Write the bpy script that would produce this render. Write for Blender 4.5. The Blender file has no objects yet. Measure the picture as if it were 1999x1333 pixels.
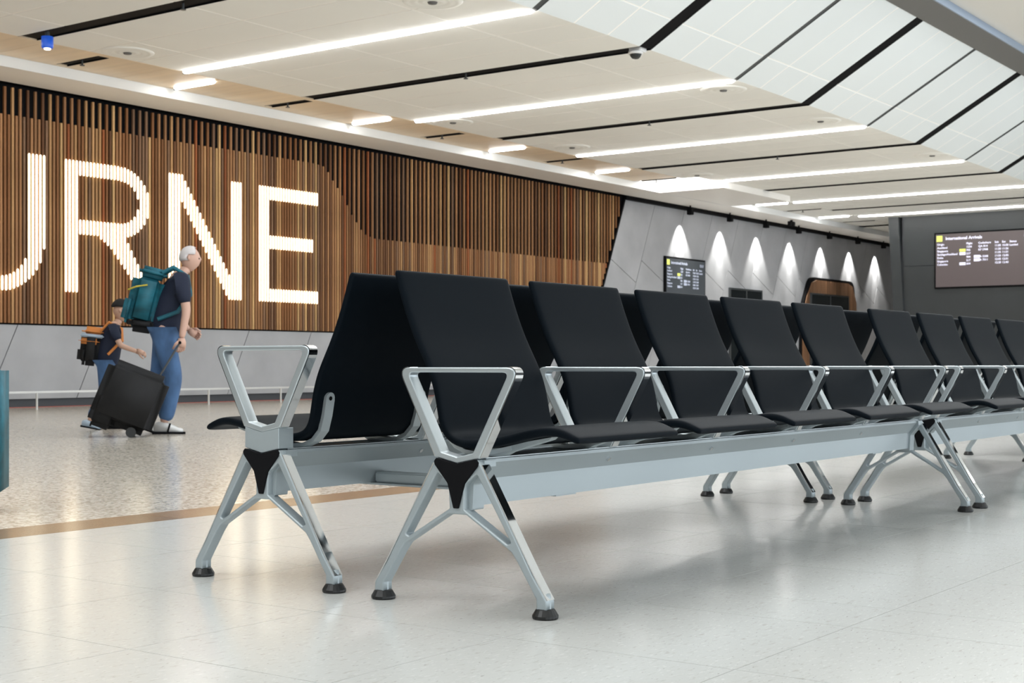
import bpy, bmesh, math, random
from mathutils import Vector, Matrix
random.seed(7)
S = bpy.context.scene
C = S.collection
PI = math.pi

# ------------------------------------------------------------------ camera, world, added daylight, exposure
F, EYE = 2800.0, 0.65
AZ = math.atan2(2020, 2800)
ca, sa = math.cos(AZ), math.sin(AZ)
cam_d = bpy.data.cameras.new('camera')
cam = bpy.data.objects.new('camera', cam_d); C.objects.link(cam); S.camera = cam
cam.location = (0, 0, EYE); cam.rotation_euler = (PI/2, 0, AZ - PI/2)
cam_d.sensor_width = 36; cam_d.lens = F/1999*36; cam_d.shift_y = 43.5/1999
cam_d.clip_start = .05; cam_d.clip_end = 300
cam_d.dof.use_dof = True; cam_d.dof.focus_distance = 4.3; cam_d.dof.aperture_fstop = 12

w = bpy.data.worlds.new('world'); S.world = w; w.use_nodes = True
w.node_tree.nodes['Background'].inputs[0].default_value = (.80, .90, 1, 1)
w.node_tree.nodes['Background'].inputs[1].default_value = .8
S.view_settings.view_transform = 'Standard'
S.view_settings.look = 'None'
S.view_settings.gamma = 1
S.view_settings.use_curve_mapping = False
S.view_settings.exposure = 0.5
S.cycles.use_denoising = True
S.cycles.max_bounces = 8
S.cycles.diffuse_bounces = 5
S.cycles.glossy_bounces = 5
S.cycles.sample_clamp_indirect = 6

def area(name, loc, rot, sx, sy, power, col):
    d = bpy.data.lights.new(name, 'AREA'); d.shape = 'RECTANGLE'; d.size = sx; d.size_y = sy
    d.energy = power; d.color = col
    o = bpy.data.objects.new(name, d); C.objects.link(o); o.location = loc; o.rotation_euler = rot
    return o
# added daylight fill from an unseen facade on the near side (one light per window bay)
BAYS = [-9, -3, 3, 9, 15, 21, 27, 33, 39]
for i, bx in enumerate(BAYS):
    area('added_window_fill', (bx, -8.9, 3.0), (PI/2, 0, 0), 4.6, 3.8, 150, (.88, .95, 1))

# added overhead fill, unseen, standing in for rooflights over the near half
for bx in BAYS:
    area('added_overhead_fill', (bx + 1.5, 4.6, 6.12), (0, 0, 0), 3.6, 4.6, 160, (.95, .98, 1))

# ------------------------------------------------------------------ materials
def mat(name, col, rough=.5, metal=0, emit=None, es=0, noise=None, bump=None, spec=None, objvar=0, coat=0):
    m = bpy.data.materials.new(name); m.use_nodes = True
    nt = m.node_tree; b = nt.nodes['Principled BSDF']
    b.inputs['Base Color'].default_value = (*col, 1); b.inputs['Roughness'].default_value = rough
    b.inputs['Metallic'].default_value = metal
    if spec is not None: b.inputs['Specular IOR Level'].default_value = spec
    if coat: b.inputs['Coat Weight'].default_value = coat; b.inputs['Coat Roughness'].default_value = .1
    if emit: b.inputs['Emission Color'].default_value = (*emit, 1); b.inputs['Emission Strength'].default_value = es
    tc = nt.nodes.new('ShaderNodeTexCoord')
    last = None
    if noise:   # (scale vector, amount dark, amount light, detail)
        sc, lo, hi, det = noise
        mp = nt.nodes.new('ShaderNodeMapping'); mp.inputs['Scale'].default_value = sc
        n = nt.nodes.new('ShaderNodeTexNoise'); n.inputs['Scale'].default_value = 1; n.inputs['Detail'].default_value = det
        r = nt.nodes.new('ShaderNodeMapRange'); r.inputs['From Min'].default_value = .3; r.inputs['From Max'].default_value = .7
        r.inputs['To Min'].default_value = lo; r.inputs['To Max'].default_value = hi
        mx = nt.nodes.new('ShaderNodeMix'); mx.data_type = 'RGBA'; mx.blend_type = 'MULTIPLY'; mx.inputs[0].default_value = 1
        mx.inputs[6].default_value = (*col, 1)
        nt.links.new(tc.outputs['Object'], mp.inputs[0]); nt.links.new(mp.outputs[0], n.inputs[0])
        nt.links.new(n.outputs[0], r.inputs[0]); nt.links.new(r.outputs[0], mx.inputs[7])
        last = mx.outputs[2]
    if objvar:
        oi = nt.nodes.new('ShaderNodeObjectInfo')
        r2 = nt.nodes.new('ShaderNodeMapRange'); r2.inputs['To Min'].default_value = 1-objvar; r2.inputs['To Max'].default_value = 1+objvar
        m2 = nt.nodes.new('ShaderNodeMix'); m2.data_type = 'RGBA'; m2.blend_type = 'MULTIPLY'; m2.inputs[0].default_value = 1
        if last: nt.links.new(last, m2.inputs[6])
        else: m2.inputs[6].default_value = (*col, 1)
        nt.links.new(oi.outputs['Random'], r2.inputs[0]); nt.links.new(r2.outputs[0], m2.inputs[7])
        last = m2.outputs[2]
    if last: nt.links.new(last, b.inputs['Base Color'])
    if bump:
        bs, bd = bump
        n2 = nt.nodes.new('ShaderNodeTexNoise'); n2.inputs['Scale'].default_value = bs; n2.inputs['Detail'].default_value = 4
        bp = nt.nodes.new('ShaderNodeBump'); bp.inputs['Strength'].default_value = bd; bp.inputs['Distance'].default_value = .002
        nt.links.new(tc.outputs['Object'], n2.inputs[0]); nt.links.new(n2.outputs[0], bp.inputs['Height']); nt.links.new(bp.outputs[0], b.inputs['Normal'])
    return m

def tile_material():
    """off-white vinyl tile with small dashes of darker and lighter chips running one way"""
    m = mat('vinyl_tile', (.66, .65, .61), .18, spec=.5)
    nt = m.node_tree; b = nt.nodes['Principled BSDF']
    g = nt.nodes.new('ShaderNodeNewGeometry')
    def streak(rot, sc, lo, hi):
        mp = nt.nodes.new('ShaderNodeMapping'); mp.inputs['Rotation'].default_value = (0, 0, rot); mp.inputs['Scale'].default_value = sc
        n = nt.nodes.new('ShaderNodeTexNoise'); n.inputs['Scale'].default_value = 1; n.inputs['Detail'].default_value = 2
        r = nt.nodes.new('ShaderNodeMapRange'); r.inputs['From Min'].default_value = lo; r.inputs['From Max'].default_value = hi
        nt.links.new(g.outputs['Position'], mp.inputs[0]); nt.links.new(mp.outputs[0], n.inputs[0]); nt.links.new(n.outputs[0], r.inputs[0])
        return r.outputs[0]
    dark = streak(.95, (55, 190, 50), .66, .74)
    dark2 = streak(.8, (22, 70, 50), .60, .75)
    light = streak(.95, (40, 120, 50), .60, .70)
    def mix(fac, a, bcol, amt):
        mul = nt.nodes.new('ShaderNodeMath'); mul.operation = 'MULTIPLY'; mul.inputs[1].default_value = amt
        nt.links.new(fac, mul.inputs[0])
        x = nt.nodes.new('ShaderNodeMix'); x.data_type = 'RGBA'; nt.links.new(mul.outputs[0], x.inputs[0])
        if isinstance(a, tuple): x.inputs[6].default_value = a
        else: nt.links.new(a, x.inputs[6])
        x.inputs[7].default_value = bcol
        return x.outputs[2]
    c = mix(dark, (.60, .60, .575, 1), (.25, .235, .20, 1), .75)
    c = mix(dark2, c, (.45, .43, .38, 1), .6)
    c = mix(light, c, (.72, .72, .69, 1), .7)
    nt.links.new(c, b.inputs['Base Color'])
    return m

def terrazzo_material():
    m = mat('terrazzo', (.5, .48, .44), .15)
    nt = m.node_tree; b = nt.nodes['Principled BSDF']
    g = nt.nodes.new('ShaderNodeNewGeometry')
    v = nt.nodes.new('ShaderNodeTexVoronoi'); v.inputs['Scale'].default_value = 70
    r = nt.nodes.new('ShaderNodeValToRGB')
    r.color_ramp.elements[0].color = (.42, .37, .31, 1); r.color_ramp.elements[0].position = .1
    r.color_ramp.elements[1].color = (.80, .75, .67, 1); r.color_ramp.elements[1].position = .75
    e = r.color_ramp.elements.new(.4); e.color = (.62, .57, .49, 1)
    sp = nt.nodes.new('ShaderNodeSeparateColor')
    nt.links.new(g.outputs['Position'], v.inputs['Vector']); nt.links.new(v.outputs['Color'], sp.inputs[0])
    nt.links.new(sp.outputs[0], r.inputs[0]); nt.links.new(r.outputs[0], b.inputs['Base Color'])
    return m

M = {}
M['tile'] = tile_material()
M['terrazzo'] = terrazzo_material()
M['grout'] = mat('grout', (.10, .095, .085), .9, spec=.05)
M['tan'] = mat('tan_strip', (.30, .19, .105), .2, noise=((3, 3, 3), .85, 1.15, 3), objvar=.12)
M['ceil'] = mat('ceiling_white', (.89, .895, .87), .75, noise=((.5, .5, .5), .97, 1.03, 2), spec=.35)
M['ceil_seam'] = mat('ceiling_seam', (.97, .96, .93), .5)
M['slope'] = mat('sloping_panel', (.78, .83, .85), .5)
M['soffit'] = mat('soffit_white', (.90, .88, .85), .45)
M['fascia'] = mat('fascia_white', (.80, .82, .83), .35)
M['beige'] = mat('beige_ceiling', (.70, .69, .66), .6)
M['wood_ceil'] = mat('timber_ceiling', (.80, .65, .47), .4, noise=((6, .6, 1), .93, 1.07, 4), objvar=.06)
M['black'] = mat('matt_black', (.006, .006, .007), .7, spec=.08)
M['darkgrey'] = mat('dark_grey', (.042, .048, .052), .45, noise=((.8, .8, .8), .9, 1.1, 2))
M['beam_grey'] = mat('beam_grey', (.14, .14, .14), .6)
M['beam_skylit'] = mat('beam_skylit_blue', (.27, .33, .42), .5)  # daylight on the beam's side, put into its colour
M['strip'] = mat('strip_light', (1, 1, 1), .5, emit=(1, .99, .96), es=16)
M['strip_fill'] = mat('strip_light_fill', (1, 1, 1), .5, emit=(1, .99, .97), es=4)  # glow of the strips added over the near hall half
M['lightbox'] = mat('light_box', (1, 1, 1), .5, emit=(1, .98, .94), es=3)
M['tube'] = mat('glowing_tube', (1, .95, .8), .4, emit=(1, .89, .64), es=1.7)
M['concrete'] = mat('concrete_panel', (.385, .395, .42), .55, noise=((1.6, 1.6, 1.6), .90, 1.08, 6), objvar=.02)
M['recess'] = mat('recess_dark', (.05, .055, .065), .6)
M['red'] = mat('red_edge', (.45, .10, .07), .5)
M['rail'] = mat('rail_metal', (.62, .62, .60), .35, .3)
WT = [(.40, .22, .115), (.27, .13, .06), (.62, .42, .22), (.17, .085, .045), (.34, .19, .10), (.34, .12, .05), (.52, .32, .165), (.24, .15, .10)]
M['wood'] = [mat('timber_slat_%d' % i, (c[0]*.95, c[1]*.88, c[2]*.78), .55, spec=.2, noise=((40, 40, 1.2), .75, 1.2, 5), objvar=.15) for i, c in enumerate(WT)]
M['portal'] = mat('portal_timber', (.20, .105, .055), .45, noise=((5, 5, .7), .75, 1.25, 4))
M['silver'] = mat('silver_powdercoat', (.40, .45, .47), .42, .35)
M['satin'] = mat('satin_aluminium', (.52, .57, .59), .34, .6)
M['chrome'] = mat('polished_chrome', (.80, .81, .82), .06, 1)
M['leather'] = mat('black_leather', (.0036, .0062, .0092), .52, spec=.045, bump=(900, .08))
M['rubber'] = mat('black_rubber', (.009, .009, .009), .38)
M['plate'] = mat('black_plate', (.005, .005, .006), .7, spec=.12)
M['screen'] = mat('screen_brown', (.07, .058, .06), .3, emit=(.12, .095, .095), es=.4)
M['screen2'] = mat('screen_slate', (.04, .045, .05), .25, emit=(.05, .058, .065), es=.5)
M['txt'] = mat('screen_text', (.6, .6, .7), .5, emit=(.66, .66, .85), es=.75)
M['txt2'] = mat('screen_text_dim', (.3, .33, .4), .5, emit=(.30, .33, .42), es=.6)
M['lime'] = mat('lime_square', (.6, .65, .1), .5, emit=(.62, .68, .16), es=.7)
M['glass_dark'] = mat('dark_glass', (.012, .016, .018), .08)
M['skin'] = mat('skin', (.58, .36, .28), .5)
M['skin2'] = mat('skin_child', (.55, .34, .25), .5)
M['hair_w'] = mat('white_hair', (.62, .58, .58), .7)
M['navy'] = mat('navy_cloth', (.005, .010, .030), .8)
M['denim'] = mat('denim', (.06, .13, .27), .85, noise=((9, 9, 5), .7, 1.3, 4))
M['teal'] = mat('teal_nylon', (.004, .10, .14), .6, noise=((6, 6, 12), .6, 1.4, 3))
M['blackcloth'] = mat('black_cloth', (.005, .005, .006), .8, noise=((5, 5, 5), .7, 1.4, 3))
M['orange'] = mat('orange_cloth', (.62, .22, .05), .7)
M['paleblue'] = mat('pale_blue_cloth', (.45, .55, .66), .7)
M['white'] = mat('white_plastic', (.75, .75, .74), .4)
M['blue'] = mat('blue_plastic', (.02, .10, .55), .3, emit=(.02, .10, .6), es=.3)
M['yellow'] = mat('yellow_trim', (.55, .45, .05), .6)
M['wallpaint'] = mat('grey_wall_paint', (.33, .33, .33), .7)

# ------------------------------------------------------------------ helpers
def link_mesh(name, me, m, parent=None):
    o = bpy.data.objects.new(name, me); C.objects.link(o)
    if m is not None and not me.materials: me.materials.append(m)
    if parent: o.parent = parent
    return o
def obj(name, bm, m, parent=None, smooth=False):
    me = bpy.data.meshes.new(name); bmesh.ops.recalc_face_normals(bm, faces=bm.faces)
    bm.to_mesh(me); bm.free()
    if smooth:
        for p in me.polygons: p.use_smooth = True
    return link_mesh(name, me, m, parent)
def bx(bm, x0, x1, y0, y1, z0, z1):
    v = [bm.verts.new((x, y, z)) for x in (x0, x1) for y in (y0, y1) for z in (z0, z1)]
    for f in ((0, 1, 3, 2), (4, 6, 7, 5), (0, 4, 5, 1), (2, 3, 7, 6), (0, 2, 6, 4), (1, 5, 7, 3)):
        bm.faces.new([v[i] for i in f])
def box(name, x0, x1, y0, y1, z0, z1, m, parent=None, bevel=0, seg=2):
    bm = bmesh.new(); bx(bm, x0, x1, y0, y1, z0, z1)
    if bevel: bmesh.ops.bevel(bm, geom=bm.edges[:] , offset=bevel, segments=seg, affect='EDGES')
    return obj(name, bm, m, parent)
def prism(bm, pts, axis, a, b):
    """extrude a convex or concave outline (list of 2-tuples) along an axis from a to b; axis 'x': pts=(y,z) 'y': pts=(x,z) 'z': pts=(x,y)"""
    def P(p, t): return {'x': (t, p[0], p[1]), 'y': (p[0], t, p[1]), 'z': (p[0], p[1], t)}[axis]
    lo = [bm.verts.new(P(p, a)) for p in pts]; hi = [bm.verts.new(P(p, b)) for p in pts]
    n = len(pts)
    bm.faces.new(lo); bm.faces.new(hi[::-1])
    for i in range(n): bm.faces.new((lo[i], lo[(i+1) % n], hi[(i+1) % n], hi[i]))
def fillet(pts, r, n=4):
    out = []; N = len(pts)
    rr = r if isinstance(r, (list, tuple)) else [r]*N
    for i in range(N):
        p = Vector(pts[i]); a = Vector(pts[i-1]); b = Vector(pts[(i+1) % N])
        u = (a-p); v = (b-p); lu, lv = u.length, v.length
        if rr[i] <= 0 or lu < 1e-6 or lv < 1e-6: out.append(tuple(p)); continue
        u /= lu; v /= lv
        ang = u.angle(v)
        if ang > 3.0: out.append(tuple(p)); continue
        d = min(rr[i]/math.tan(ang/2), lu*.45, lv*.45)
        p0, p1 = p+u*d, p+v*d
        for k in range(n+1):
            t = k/n
            out.append(tuple((1-t)**2*p0 + 2*t*(1-t)*p + t*t*p1))
    return out
_dg = None
def plate(name, outlines, x0, x1, bevel, m, parent=None):
    """2D outline(s) in (y,z), later ones being holes, extruded along x with a rounded edge"""
    cu = bpy.data.curves.new('t', 'CURVE'); cu.dimensions = '2D'; cu.fill_mode = 'BOTH'
    cu.extrude = (x1-x0)/2 - bevel; cu.bevel_depth = bevel; cu.bevel_resolution = 1; cu.offset = -bevel
    for pts in outlines:
        s = cu.splines.new('POLY'); s.points.add(len(pts)-1); s.use_cyclic_u = True
        for q, p in zip(s.points, pts): q.co = (p[0], p[1], 0, 1)
    o = bpy.data.objects.new('t', cu); C.objects.link(o)
    bpy.context.view_layer.update()
    me = bpy.data.meshes.new_from_object(o.evaluated_get(bpy.context.evaluated_depsgraph_get()))
    bpy.data.objects.remove(o); bpy.data.curves.remove(cu)
    xm = (x0+x1)/2
    me.transform(Matrix(((0, 0, 1, xm), (1, 0, 0, 0), (0, 1, 0, 0), (0, 0, 0, 1))))
    me.materials.clear(); me.name = name
    return link_mesh(name, me, m, parent)
def lathe(bm, prof, seg=20, cx=0, cy=0, z0=0):
    rings = []
    for r, z in prof:
        if r < 1e-5: rings.append([bm.verts.new((cx, cy, z0+z))])
        else: rings.append([bm.verts.new((cx+r*math.cos(2*PI*k/seg), cy+r*math.sin(2*PI*k/seg), z0+z)) for k in range(seg)])
    for a, b in zip(rings, rings[1:]):
        for k in range(seg):
            k2 = (k+1) % seg
            if len(a) == 1 and len(b) > 1: bm.faces.new((a[0], b[k], b[k2]))
            elif len(b) == 1 and len(a) > 1: bm.faces.new((a[k], a[k2], b[0]))
            elif len(a) > 1: bm.faces.new((a[k], a[k2], b[k2], b[k]))
def tube(bm, pts, r, seg=8):
    """round bar along a polyline; r number or list"""
    pts = [Vector(p) for p in pts]; rs = r if isinstance(r, (list, tuple)) else [r]*len(pts)
    rings = []
    for i, p in enumerate(pts):
        d = (pts[min(i+1, len(pts)-1)] - pts[max(i-1, 0)]).normalized()
        a = d.orthogonal().normalized() if i == 0 else (pa - d*pa.dot(d)).normalized()
        pa = a; b = d.cross(a)
        rings.append([bm.verts.new(p + (a*math.cos(2*PI*k/seg) + b*math.sin(2*PI*k/seg))*rs[i]) for k in range(seg)])
    for A, B in zip(rings, rings[1:]):
        for k in range(seg): bm.faces.new((A[k], A[(k+1) % seg], B[(k+1) % seg], B[k]))
    bm.faces.new(rings[0][::-1]); bm.faces.new(rings[-1])
def empty(name, loc=(0, 0, 0), rz=0):
    o = bpy.data.objects.new(name, None); C.objects.link(o); o.location = loc; o.rotation_euler = (0, 0, rz)
    o.empty_display_size = .1
    return o
def tag(o, label=None, cat=None, group=None, kind=None):
    if label: o['label'] = label
    if cat: o['category'] = cat
    if group: o['group'] = group
    if kind: o['kind'] = kind
    return o
def copy_tree(o, parent=None):
    c = o.copy(); C.objects.link(c); c.parent = parent
    for ch in list(KIDS.get(o.name, ())) or [k for k in C.objects if k.parent == o]: copy_tree(ch, c)
    return c
KIDS = {}
def struct(o): o['kind'] = 'structure'; return o
CX, CY = math.cos, math.sin
def inview(X, Y, h, mx=60):
    R = X*sa - Y*ca; Z = X*ca + Y*sa
    if Z < .8: return None
    px, py = 1000+F*R/Z, 710-F*(h-EYE)/Z
    return (px, py, Z) if -mx < px < 1999+mx and -mx < py < 1333+mx else None

# ------------------------------------------------------------------ floor
floor = struct(box('floor', -14, 52, -9, 19.5, -.12, -.004, M['grout']))
box('terrazzo_field', -14, 50.2, 4.93, 18.45, -.05, 0, M['terrazzo'], floor)
T = .61
NT = 0
rest = bmesh.new(); nrest = 0
rows = [(1.40 + T*k) for k in range(-17, 6)]          # rows of vinyl tiles; the last ends at the tan strip
for k, y0 in enumerate(rows):
    y1 = min(y0+T, 4.65)
    if y1-y0 < .1: continue
    j = 3.67
    xs = [j + T*i for i in range(0, 78)]
    xsl = [j] + [j - .31 - T*i for i in range(0, 29)]
    cells = [(xs[i], xs[i+1]) for i in range(77)] + [(xsl[i+1], xsl[i]) for i in range(29)]
    for a, b in cells:
        g = .0012
        cxm, cym = (a+b)/2, (y0+y1)/2
        v = inview(cxm, cym, 0, 220)
        if v and v[2] < 9.2 and NT < 298 and (b-a) > .05:
            NT += 1
            # thin sheet with eased edge
            bm = bmesh.new(); bx(bm, a+g, b-g, y0+g, y1-g, -.006, 0)
            obj('tile', bm, M['tile'], floor)
        else:
            bx(rest, a+g, b-g, y0+g, y1-g, -.006, 0)
o = obj('tile_field', rest, M['tile'], floor); o['kind'] = 'stuff'
x = -13.0
while x < 50:
    box('border_strip', x+.002, x+1.218, 4.652, 4.928, -.006, 0, M['tan'], floor); x += 1.22

# ------------------------------------------------------------------ ceiling
HC = 4.90
BND = [('s', 6.35), ('l', 9.0), ('s', 11.5), ('l', 14.12), ('s', 16.72), ('l', 19.38), ('s', 21.87), ('l', 24.52), ('s', 27.05), ('l', 29.85), ('s', 32.2), ('l', 34.9), ('s', 37.4), ('l', 39.3), ('s', 42.0)]
ceil = struct(box('ceiling', -14, 50, -9, 7.33, 6.14, 6.3, M['beige']))
box('ceiling_backing', -14, 50, 9.85, 18.4, 5.10, 5.2, M['black'], ceil)
bm = bmesh.new(); prism(bm, [(9.85, 5.12), (7.90, 6.26), (7.90, 6.36), (9.85, 5.22)], 'x', -14, 50); obj('sloping_backing', bm, M['black'], ceil)
def sl(y): return HC + (9.85-y)*.586
YP = [9.85, 11.04, 13.08, 15.12, 16.10]
YS = [9.85, 9.36, 7.92]
for (t0, x0), (t1, x1) in zip(BND, BND[1:]):
    a = x0 + (.15 if t0 == 's' else .06); b = x1 - (.15 if t1 == 's' else .06)
    bs = bmesh.new(); bx(bs, a, b, 9.85, 16.10, 4.903, 4.93); obj('panel_carrier', bs, M['ceil_seam'], ceil)
    bs = bmesh.new(); prism(bs, [(9.85, HC+.003), (7.92, sl(7.92)+.003), (7.92, sl(7.92)+.04), (9.85, HC+.04)], 'x', a, b); obj('panel_carrier', bs, M['ceil_seam'], ceil)
    n = 3; wd = (b-a)/n; g = .019
    for i in range(n):
        p, q = a+wd*i+(g if i else 0), a+wd*(i+1)-(g if i < n-1 else 0)
        for y0, y1 in zip(YP, YP[1:]):
            bm = bmesh.new(); bx(bm, p, q, y0+(g if y0 > 9.9 else 0), y1-g, HC, HC+.016); obj('ceiling_panel', bm, M['ceil'], ceil)
        for y1, y0 in zip(YS, YS[1:]):
            ya, yb = y0+g*.5, y1-(g*.5 if y1 < 9.8 else 0)
            bm = bmesh.new(); prism(bm, [(ya, sl(ya)), (yb, sl(yb)), (yb, sl(yb)+.016), (ya, sl(ya)+.016)], 'x', p, q); obj('sloping_panel', bm, M['slope'], ceil)
# plain continuation of the ceiling to the left of the frame
box('ceiling_slab', -14, 6.2, 9.85, 16.1, HC, HC+.05, M['ceil'], ceil)
bm = bmesh.new(); prism(bm, [(9.85, HC), (7.92, sl(7.92)), (7.92, sl(7.92)+.03), (9.85, HC+.03)], 'x', -14, 6.2); obj('sloping_slab', bm, M['slope'], ceil)
bm = bmesh.new(); prism(bm, [(9.85, HC), (7.92, sl(7.92)), (7.92, sl(7.92)+.03), (9.85, HC+.03)], 'x', 42.15, 50); obj('sloping_slab', bm, M['slope'], ceil)
box('ceiling_slab', 42.15, 50, 9.85, 18.3, HC, HC+.05, M['ceil'], ceil)
# timber-look ceiling band with its own rhythm of short lights and slots
SH = [('l', 6.75), ('s', 8.8), ('l', 10.82), ('s', 12.82), ('l', 14.87), ('s', 16.88), ('l', 18.92), ('s', 20.92), ('l', 22.96), ('s', 24.95), ('l', 26.9), ('s', 28.85)]
for (t0, x0), (t1, x1) in zip(SH, SH[1:]):
    a = x0 + (.10 if t0 == 's' else .05); b = x1 - (.10 if t1 == 's' else .05)
    n = 2; wd = (b-a)/n
    for i in range(n):
        box('timber_panel', a+wd*i+.004, a+wd*(i+1)-.004, 16.106, 17.25, HC, HC+.02, M['wood_ceil'], ceil)
    for xx, tt in ((x0, t0),):
        hw = .10 if tt == 's' else .05
        box('timber_panel', xx-hw+.003, xx+hw-.003, 16.106, 16.22, HC, HC+.02, M['wood_ceil'], ceil)
        box('timber_panel', xx-hw+.003, xx+hw-.003, 17.15, 17.25, HC, HC+.02, M['wood_ceil'], ceil)
for a, b in ((33.7, 34.85), (34.95, 36.8), (37.0, 38.95), (39.05, 40.7), (40.9, 42.6)):
    box('timber_panel', a, b, 16.106, 17.25, HC, HC+.02, M['ceil'], ceil)
box('ceiling_slab', -14, 6.7, 16.1, 17.25, HC, HC+.05, M['wood_ceil'], ceil)
# bulkhead between the ceiling and the slatted wall
tr = struct(box('trim_1', -14, 50, 17.25, 18.16, 4.75, 4.97, M['soffit'])); 
box('fascia', -14, 50, 17.235, 17.25, 4.748, 4.898, M['fascia'], tr)
tr2 = struct(box('trim_2', 29.95, 33.6, 15.55, 17.23, 4.75, 4.90, M['soffit']))
# ridge beam beside the sloping panels
rb = struct(box('trim_3', -14, 50, 7.35, 7.92, 6.02, 6.5, M['beam_grey']))
bmx = box('beam_face', -14, 50, 7.325, 7.35, 6.02, 6.138, M['beam_skylit'], rb)

def strip_light(x, y0, y1, wd, label, group, hc=HC, mk='strip'):
    t = tag(empty('strip_light', (x, y0, hc)), label, 'ceiling light', group)
    L = y1-y0
    box('housing', -wd*.5, wd*.5, 0, L, 0.0, .06, M['white'], t)
    bm = bmesh.new(); bx(bm, -wd*.42, wd*.42, .03, L-.03, -.035, 0)
    bmesh.ops.bevel(bm, geom=[e for e in bm.edges if all(v.co.z < -.01 for v in e.verts)], offset=.012, segments=2, affect='EDGES')
    obj('diffuser', bm, M[mk], t)
    bm = bmesh.new(); bx(bm, -.02, .02, L-.03, L-.005, -.04, 0); obj('end_cap', bm, M['darkgrey'], t)
    return t
LL = ['long white strip light entering the frame nearest the camera, above the slatted wall letters',
      'second long white strip light from the camera, right of the first dark slot',
      'third long white strip light from the camera, ending at the sloping panels',
      'fourth long white strip light, reaching the bright lit box at the bulkhead',
      'fifth long white strip light, second from the far dark wall',
      'farthest long white strip light, just before the dark wall with the screen']
ll = [b[1] for b in BND if b[0] == 'l' and b[1] > 12]
for i, x in enumerate(ll): strip_light(x, 9.87, 16.08 if i != 3 else 15.5, .08, LL[i], 'long strip lights across the ceiling')
strip_light(9.0, 9.87, 16.08, .095, 'long strip light outside the frame at the left', 'long strip lights across the ceiling')
SL = ['short strip light in the timber ceiling band, above the letters at far left',
      'second short strip light in the timber ceiling band from the left',
      'third short strip light in the ceiling band, above the end of the timber slats',
      'fourth short strip light in the ceiling band, left of the bright lit box']
for x, lb in zip([14.87, 18.92, 22.96, 26.9], SL): strip_light(x, 16.23, 17.14, .07, lb, 'short strip lights by the bulkhead')
strip_light(10.82, 16.23, 17.14, .10, 'short strip light outside the frame at the left', 'short strip lights by the bulkhead')
strip_light(34.9, 16.2, 17.15, .10, 'short strip light in line with the fifth long strip light', 'short strip lights by the bulkhead')
strip_light(39.0, 16.2, 17.15, .10, 'short strip light nearest the far dark wall', 'short strip lights by the bulkhead')
# unseen strips added to brighten the nearer hall half, above and behind the camera
for x, w_ in zip((-4, 1.5, 7, 12.5, 18, 24, 30, 36), ('first', 'second', 'third', 'fourth', 'fifth', 'sixth', 'seventh', 'eighth')):
    strip_light(x, -6.5, 5.5, .16, w_ + ' from the left of the added strip lights high above the seats, out of the frame', 'added strip lights of the near hall half', 6.08, 'strip_fill')
lb = tag(empty('light_box', (29.4, 16.6, HC)), 'bright white lit box where the ceiling steps down to the bulkhead', 'ceiling light')
box('diffuser', -.42, .44, -.9, .6, .0, .03, M['lightbox'], lb)
box('diffuser', .44, .53, -1.05, .63, -.148, .0, M['lightbox'], lb)

def slot(x, y0, y1, wd):
    bm = bmesh.new()
    bx(bm, x-wd/2, x+wd/2, y0, y1, HC+.02, HC+.16)
    bx(bm, x-wd/2+.001, x-wd/2+.010, y0, y1, HC+.001, HC+.02); bx(bm, x+wd/2-.010, x+wd/2-.001, y0, y1, HC+.001, HC+.02)
    return obj('ceiling_slot', bm, M['black'], ceil)
for t, x in BND:
    if t == 's':
        slot(x, 9.85, 16.1, .30)
        bm = bmesh.new(); prism(bm, [(9.85, HC+.012), (7.92, sl(7.92)+.012), (7.92, sl(7.92)+.06), (9.85, HC+.06)], 'x', x-.149, x+.149); obj('mullion', bm, M['black'], ceil)
    else:
        bm = bmesh.new(); prism(bm, [(9.85, HC+.01), (7.92, sl(7.92)+.01), (7.92, sl(7.92)+.04), (9.85, HC+.04)], 'x', x-.06, x+.06); obj('mullion', bm, M['darkgrey'], ceil)
for t, x in SH:
    if t == 's': slot(x, 16.22, 17.15, .19)
slot(36.9, 16.2, 17.2, .19); slot(40.8, 16.2, 17.2, .19)

def diffuser(x, y, label):
    t = tag(empty('air_diffuser', (x, y, HC)), label, 'air vent', 'round air diffusers in the ceiling')
    bm = bmesh.new(); lathe(bm, [(.0, -.006), (.10, -.012), (.13, -.022), (.15, -.006), (.19, -.006), (.22, -.022), (.25, -.006), (.29, -.016), (.34, -.016), (.36, 0)], 28); obj('ring', bm, M['ceil'], t, True)
    bm = bmesh.new(); lathe(bm, [(0, -.03), (.05, -.03), (.06, -.012)], 16); obj('hub', bm, M['beam_grey'], t, True)
for x, y, l in [(12.8, 15.7, 'round white air diffuser left of the nearest long strip light'), (13.1, 10.6, 'round air diffuser cut by the top edge of the photo'),
                (19.85, 15.6, 'round air diffuser below the left end of the second long strip light'), (19.95, 10.35, 'round air diffuser by the right end of the second long strip light'),
                (23.5, 15.5, 'round air diffuser left of the third long strip light'), (23.5, 10.3, 'round air diffuser by the right end of the third long strip light'),
                (28.7, 10.15, 'round air diffuser by the right end of the fourth long strip light'), (28.6, 15.5, 'round air diffuser above the bright lit box')]:
    diffuser(x, y, l)
def sprinkler(x, y, label):
    t = tag(empty('sprinkler', (x, y, HC)), label, 'sprinkler', 'small sprinklers hanging in the ceiling slots')
    bm = bmesh.new(); tube(bm, [(0, 0, .14), (0, 0, -.05)], .014, 8); obj('stem', bm, M['darkgrey'], t)
    bm = bmesh.new(); lathe(bm, [(0, -.06), (.035, -.06), (.035, -.05), (0, -.05)], 10); obj('deflector', bm, M['darkgrey'], t)
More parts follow.
